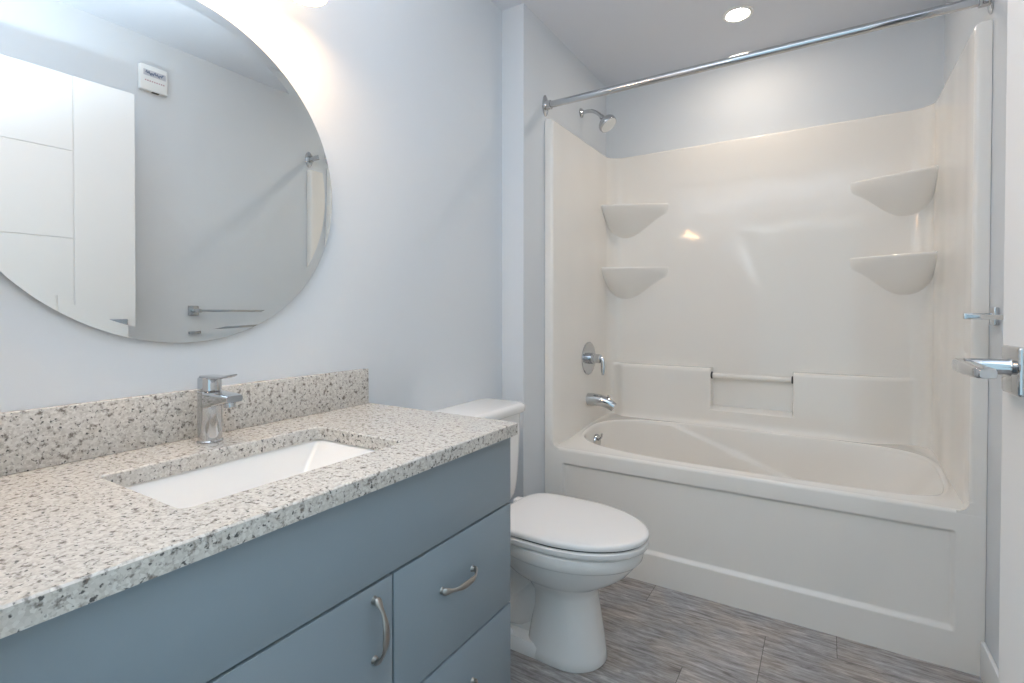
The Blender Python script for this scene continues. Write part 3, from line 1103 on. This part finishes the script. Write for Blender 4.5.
obj('lid_gap_shade', bm, DARK, to, label='dark disc painting the shade under the closed lid')
for s in (-1, 1):
    obj('hinge', bx((0.238, TY + s * 0.075 - 0.02, 0.393), (0.275, TY + s * 0.075 + 0.02, 0.436), 0.008, 3), SEATP, to)

# ---------------------------------------------------------------- towel bar on the right wall
tb = thing('towel_bar', 'square chrome towel bar on the wall behind the open door', 'towel bar', (XR, -0.38, 1.108))
XB = 1.568
for y in (-0.086, -0.687):
    obj('rosette', bx((XR - 0.013, y - 0.026, 1.082), (XR - E_, y + 0.026, 1.134), 0.003), CHROME, tb)
    obj('post', bx((XB - 0.009, y - 0.009, 1.099), (XR - 0.0125, y + 0.009, 1.117), 0.002), CHROME, tb)
obj('bar', bx((XB - 0.005, -0.6775, 1.102), (XB + 0.005, -0.0955, 1.114), 0.0015), CHROME, tb)

# ---------------------------------------------------------------- wall device seen in the mirror
wd = thing('wall_device', 'small white box with printed label high on the wall, seen in the mirror', 'wall device', (XR, -0.868, 2.230))
obj('housing', bx((XR - 0.028, -0.934, 2.168), (XR - E_, -0.814, 2.290), 0.006, 3), PLASTIC, wd)
bm = bmesh.new()
fx = XR - 0.0285
box(bm, (fx, -0.920, 2.238), (fx + 0.001, -0.824, 2.266))
lab = obj('label_strip', bm, LABELL, wd, label='pale label strip with dark print')
random.seed(4)
bm = bmesh.new()
yy = -0.911
pts = []
for k in range(22):
    pts.append((fx - 0.0004, yy + 0.0036 * k, 2.252 + 0.007 * sin(k * 1.9) + 0.003 * sin(k * 0.7)))
tube(bm, pts, [0.0018 + 0.0016 * abs(sin(k * 1.3)) for k in range(22)], 8)
obj('print_mark', bm, LABELG, lab)
bm = bmesh.new()
for k in range(9):
    y = -0.914 + 0.0098 * k
    box(bm, (fx - 0.0002, y, 2.212), (fx + 0.0008, y + 0.006, 2.218))
obj('print_line', bm, PINKP, wd, label='faint line of small print')
obj('lower_slot', bx((fx + 0.004, -0.88, 2.1665), (fx + 0.02, -0.85, 2.1685)), DARK, wd)

# ---------------------------------------------------------------- open door
LX, LY = 1.4420, -1.022       # latch edge, room-side corner
HX, HY = 1.4830, -1.935       # hinge end
door = bpy.data.objects.new('door_1', None)
link(door)
door.location = (HX, HY, 0)
door['kind'] = 'structure'
ang = math.atan2(LX - HX, LY - HY)
Wd = math.hypot(LX - HX, LY - HY)
door.rotation_euler = (0, 0, -ang)
# local frame: +y from the hinge to the latch, -x is the face towards the room
ZDT = 2.070
bm = bmesh.new()
GW = 0.0016
gy = Wd - 0.215
gz = [1.762, 1.405, 1.05, 0.69, 0.33]
# face with shallow grooves: panels separated by narrow sunk strips
TK = 0.035
box(bm, (0.004, 0, 0.008), (TK, Wd, ZDT))
cuts_z = [0.008] + sorted(gz) + [ZDT]
gy0 = 0.13
box(bm, (0, gy + GW, 0.008), (0.0042, Wd, ZDT), 0.0012, 1)
box(bm, (0, 0, 0.008), (0.0042, gy0 - GW, ZDT), 0.0012, 1)
for a, b in zip(cuts_z[:-1], cuts_z[1:]):
    box(bm, (0, gy0 + (GW if True else 0), a + (GW if a > 0.01 else 0)), (0.0042, gy - GW, b - (GW if b < ZDT else 0)), 0.0012, 1)
leaf = obj('door_leaf', bm, DOORP, None)
leaf.parent = door
leaf.location = (0, 0, 0)
hnd = bpy.data.objects.new('door_handle', None)
link(hnd, door)
hy = Wd - 0.065
HZ = 1.038
hnd.location = (0, hy, HZ)
hnd['label'] = 'chrome lever handle with square rosette'


def child(name, bm, mat, parent, angle=40):
    o = obj(name, bm, mat, None, angle)
    o.parent = parent
    o.location = (0, 0, 0)
    return o


child('rosette', bx((-0.010, -0.034, -0.034), (-0.0003, 0.034, 0.034), 0.004, 3), CHROME, hnd)
child('neck', lathe(bmesh.new(), (-0.009, 0, 0.004), (-1, 0, 0), [(0, 0), (0, 0.014), (0.004, 0.011), (0.050, 0.011), (0.052, 0.0)], 28), CHROME, hnd)
bm = bmesh.new()
rr = []
for y, x, hx, hz in ((0.014, -0.058, 0.009, 0.0085), (0.008, -0.060, 0.011, 0.0095), (-0.05, -0.064, 0.0105, 0.0085), (-0.10, -0.064, 0.0105, 0.0072), (-0.116, -0.063, 0.0105, 0.0065), (-0.120, -0.062, 0.0085, 0.005)):
    q = rrect(x, 0.004, hx, hz, min(hx, hz) * 0.5, 0, 4)
    rr.append([(a, y, b) for a, b, _ in q])
loft(bm, rr)
child('lever', bm, CHROME, hnd)
# far side handle and latch plate
child('latch_plate', bx((0.006, Wd - hy - 0.0002, -0.03), (0.029, Wd - hy + 0.0012, 0.03), 0.0004, 1), CHROME, hnd)
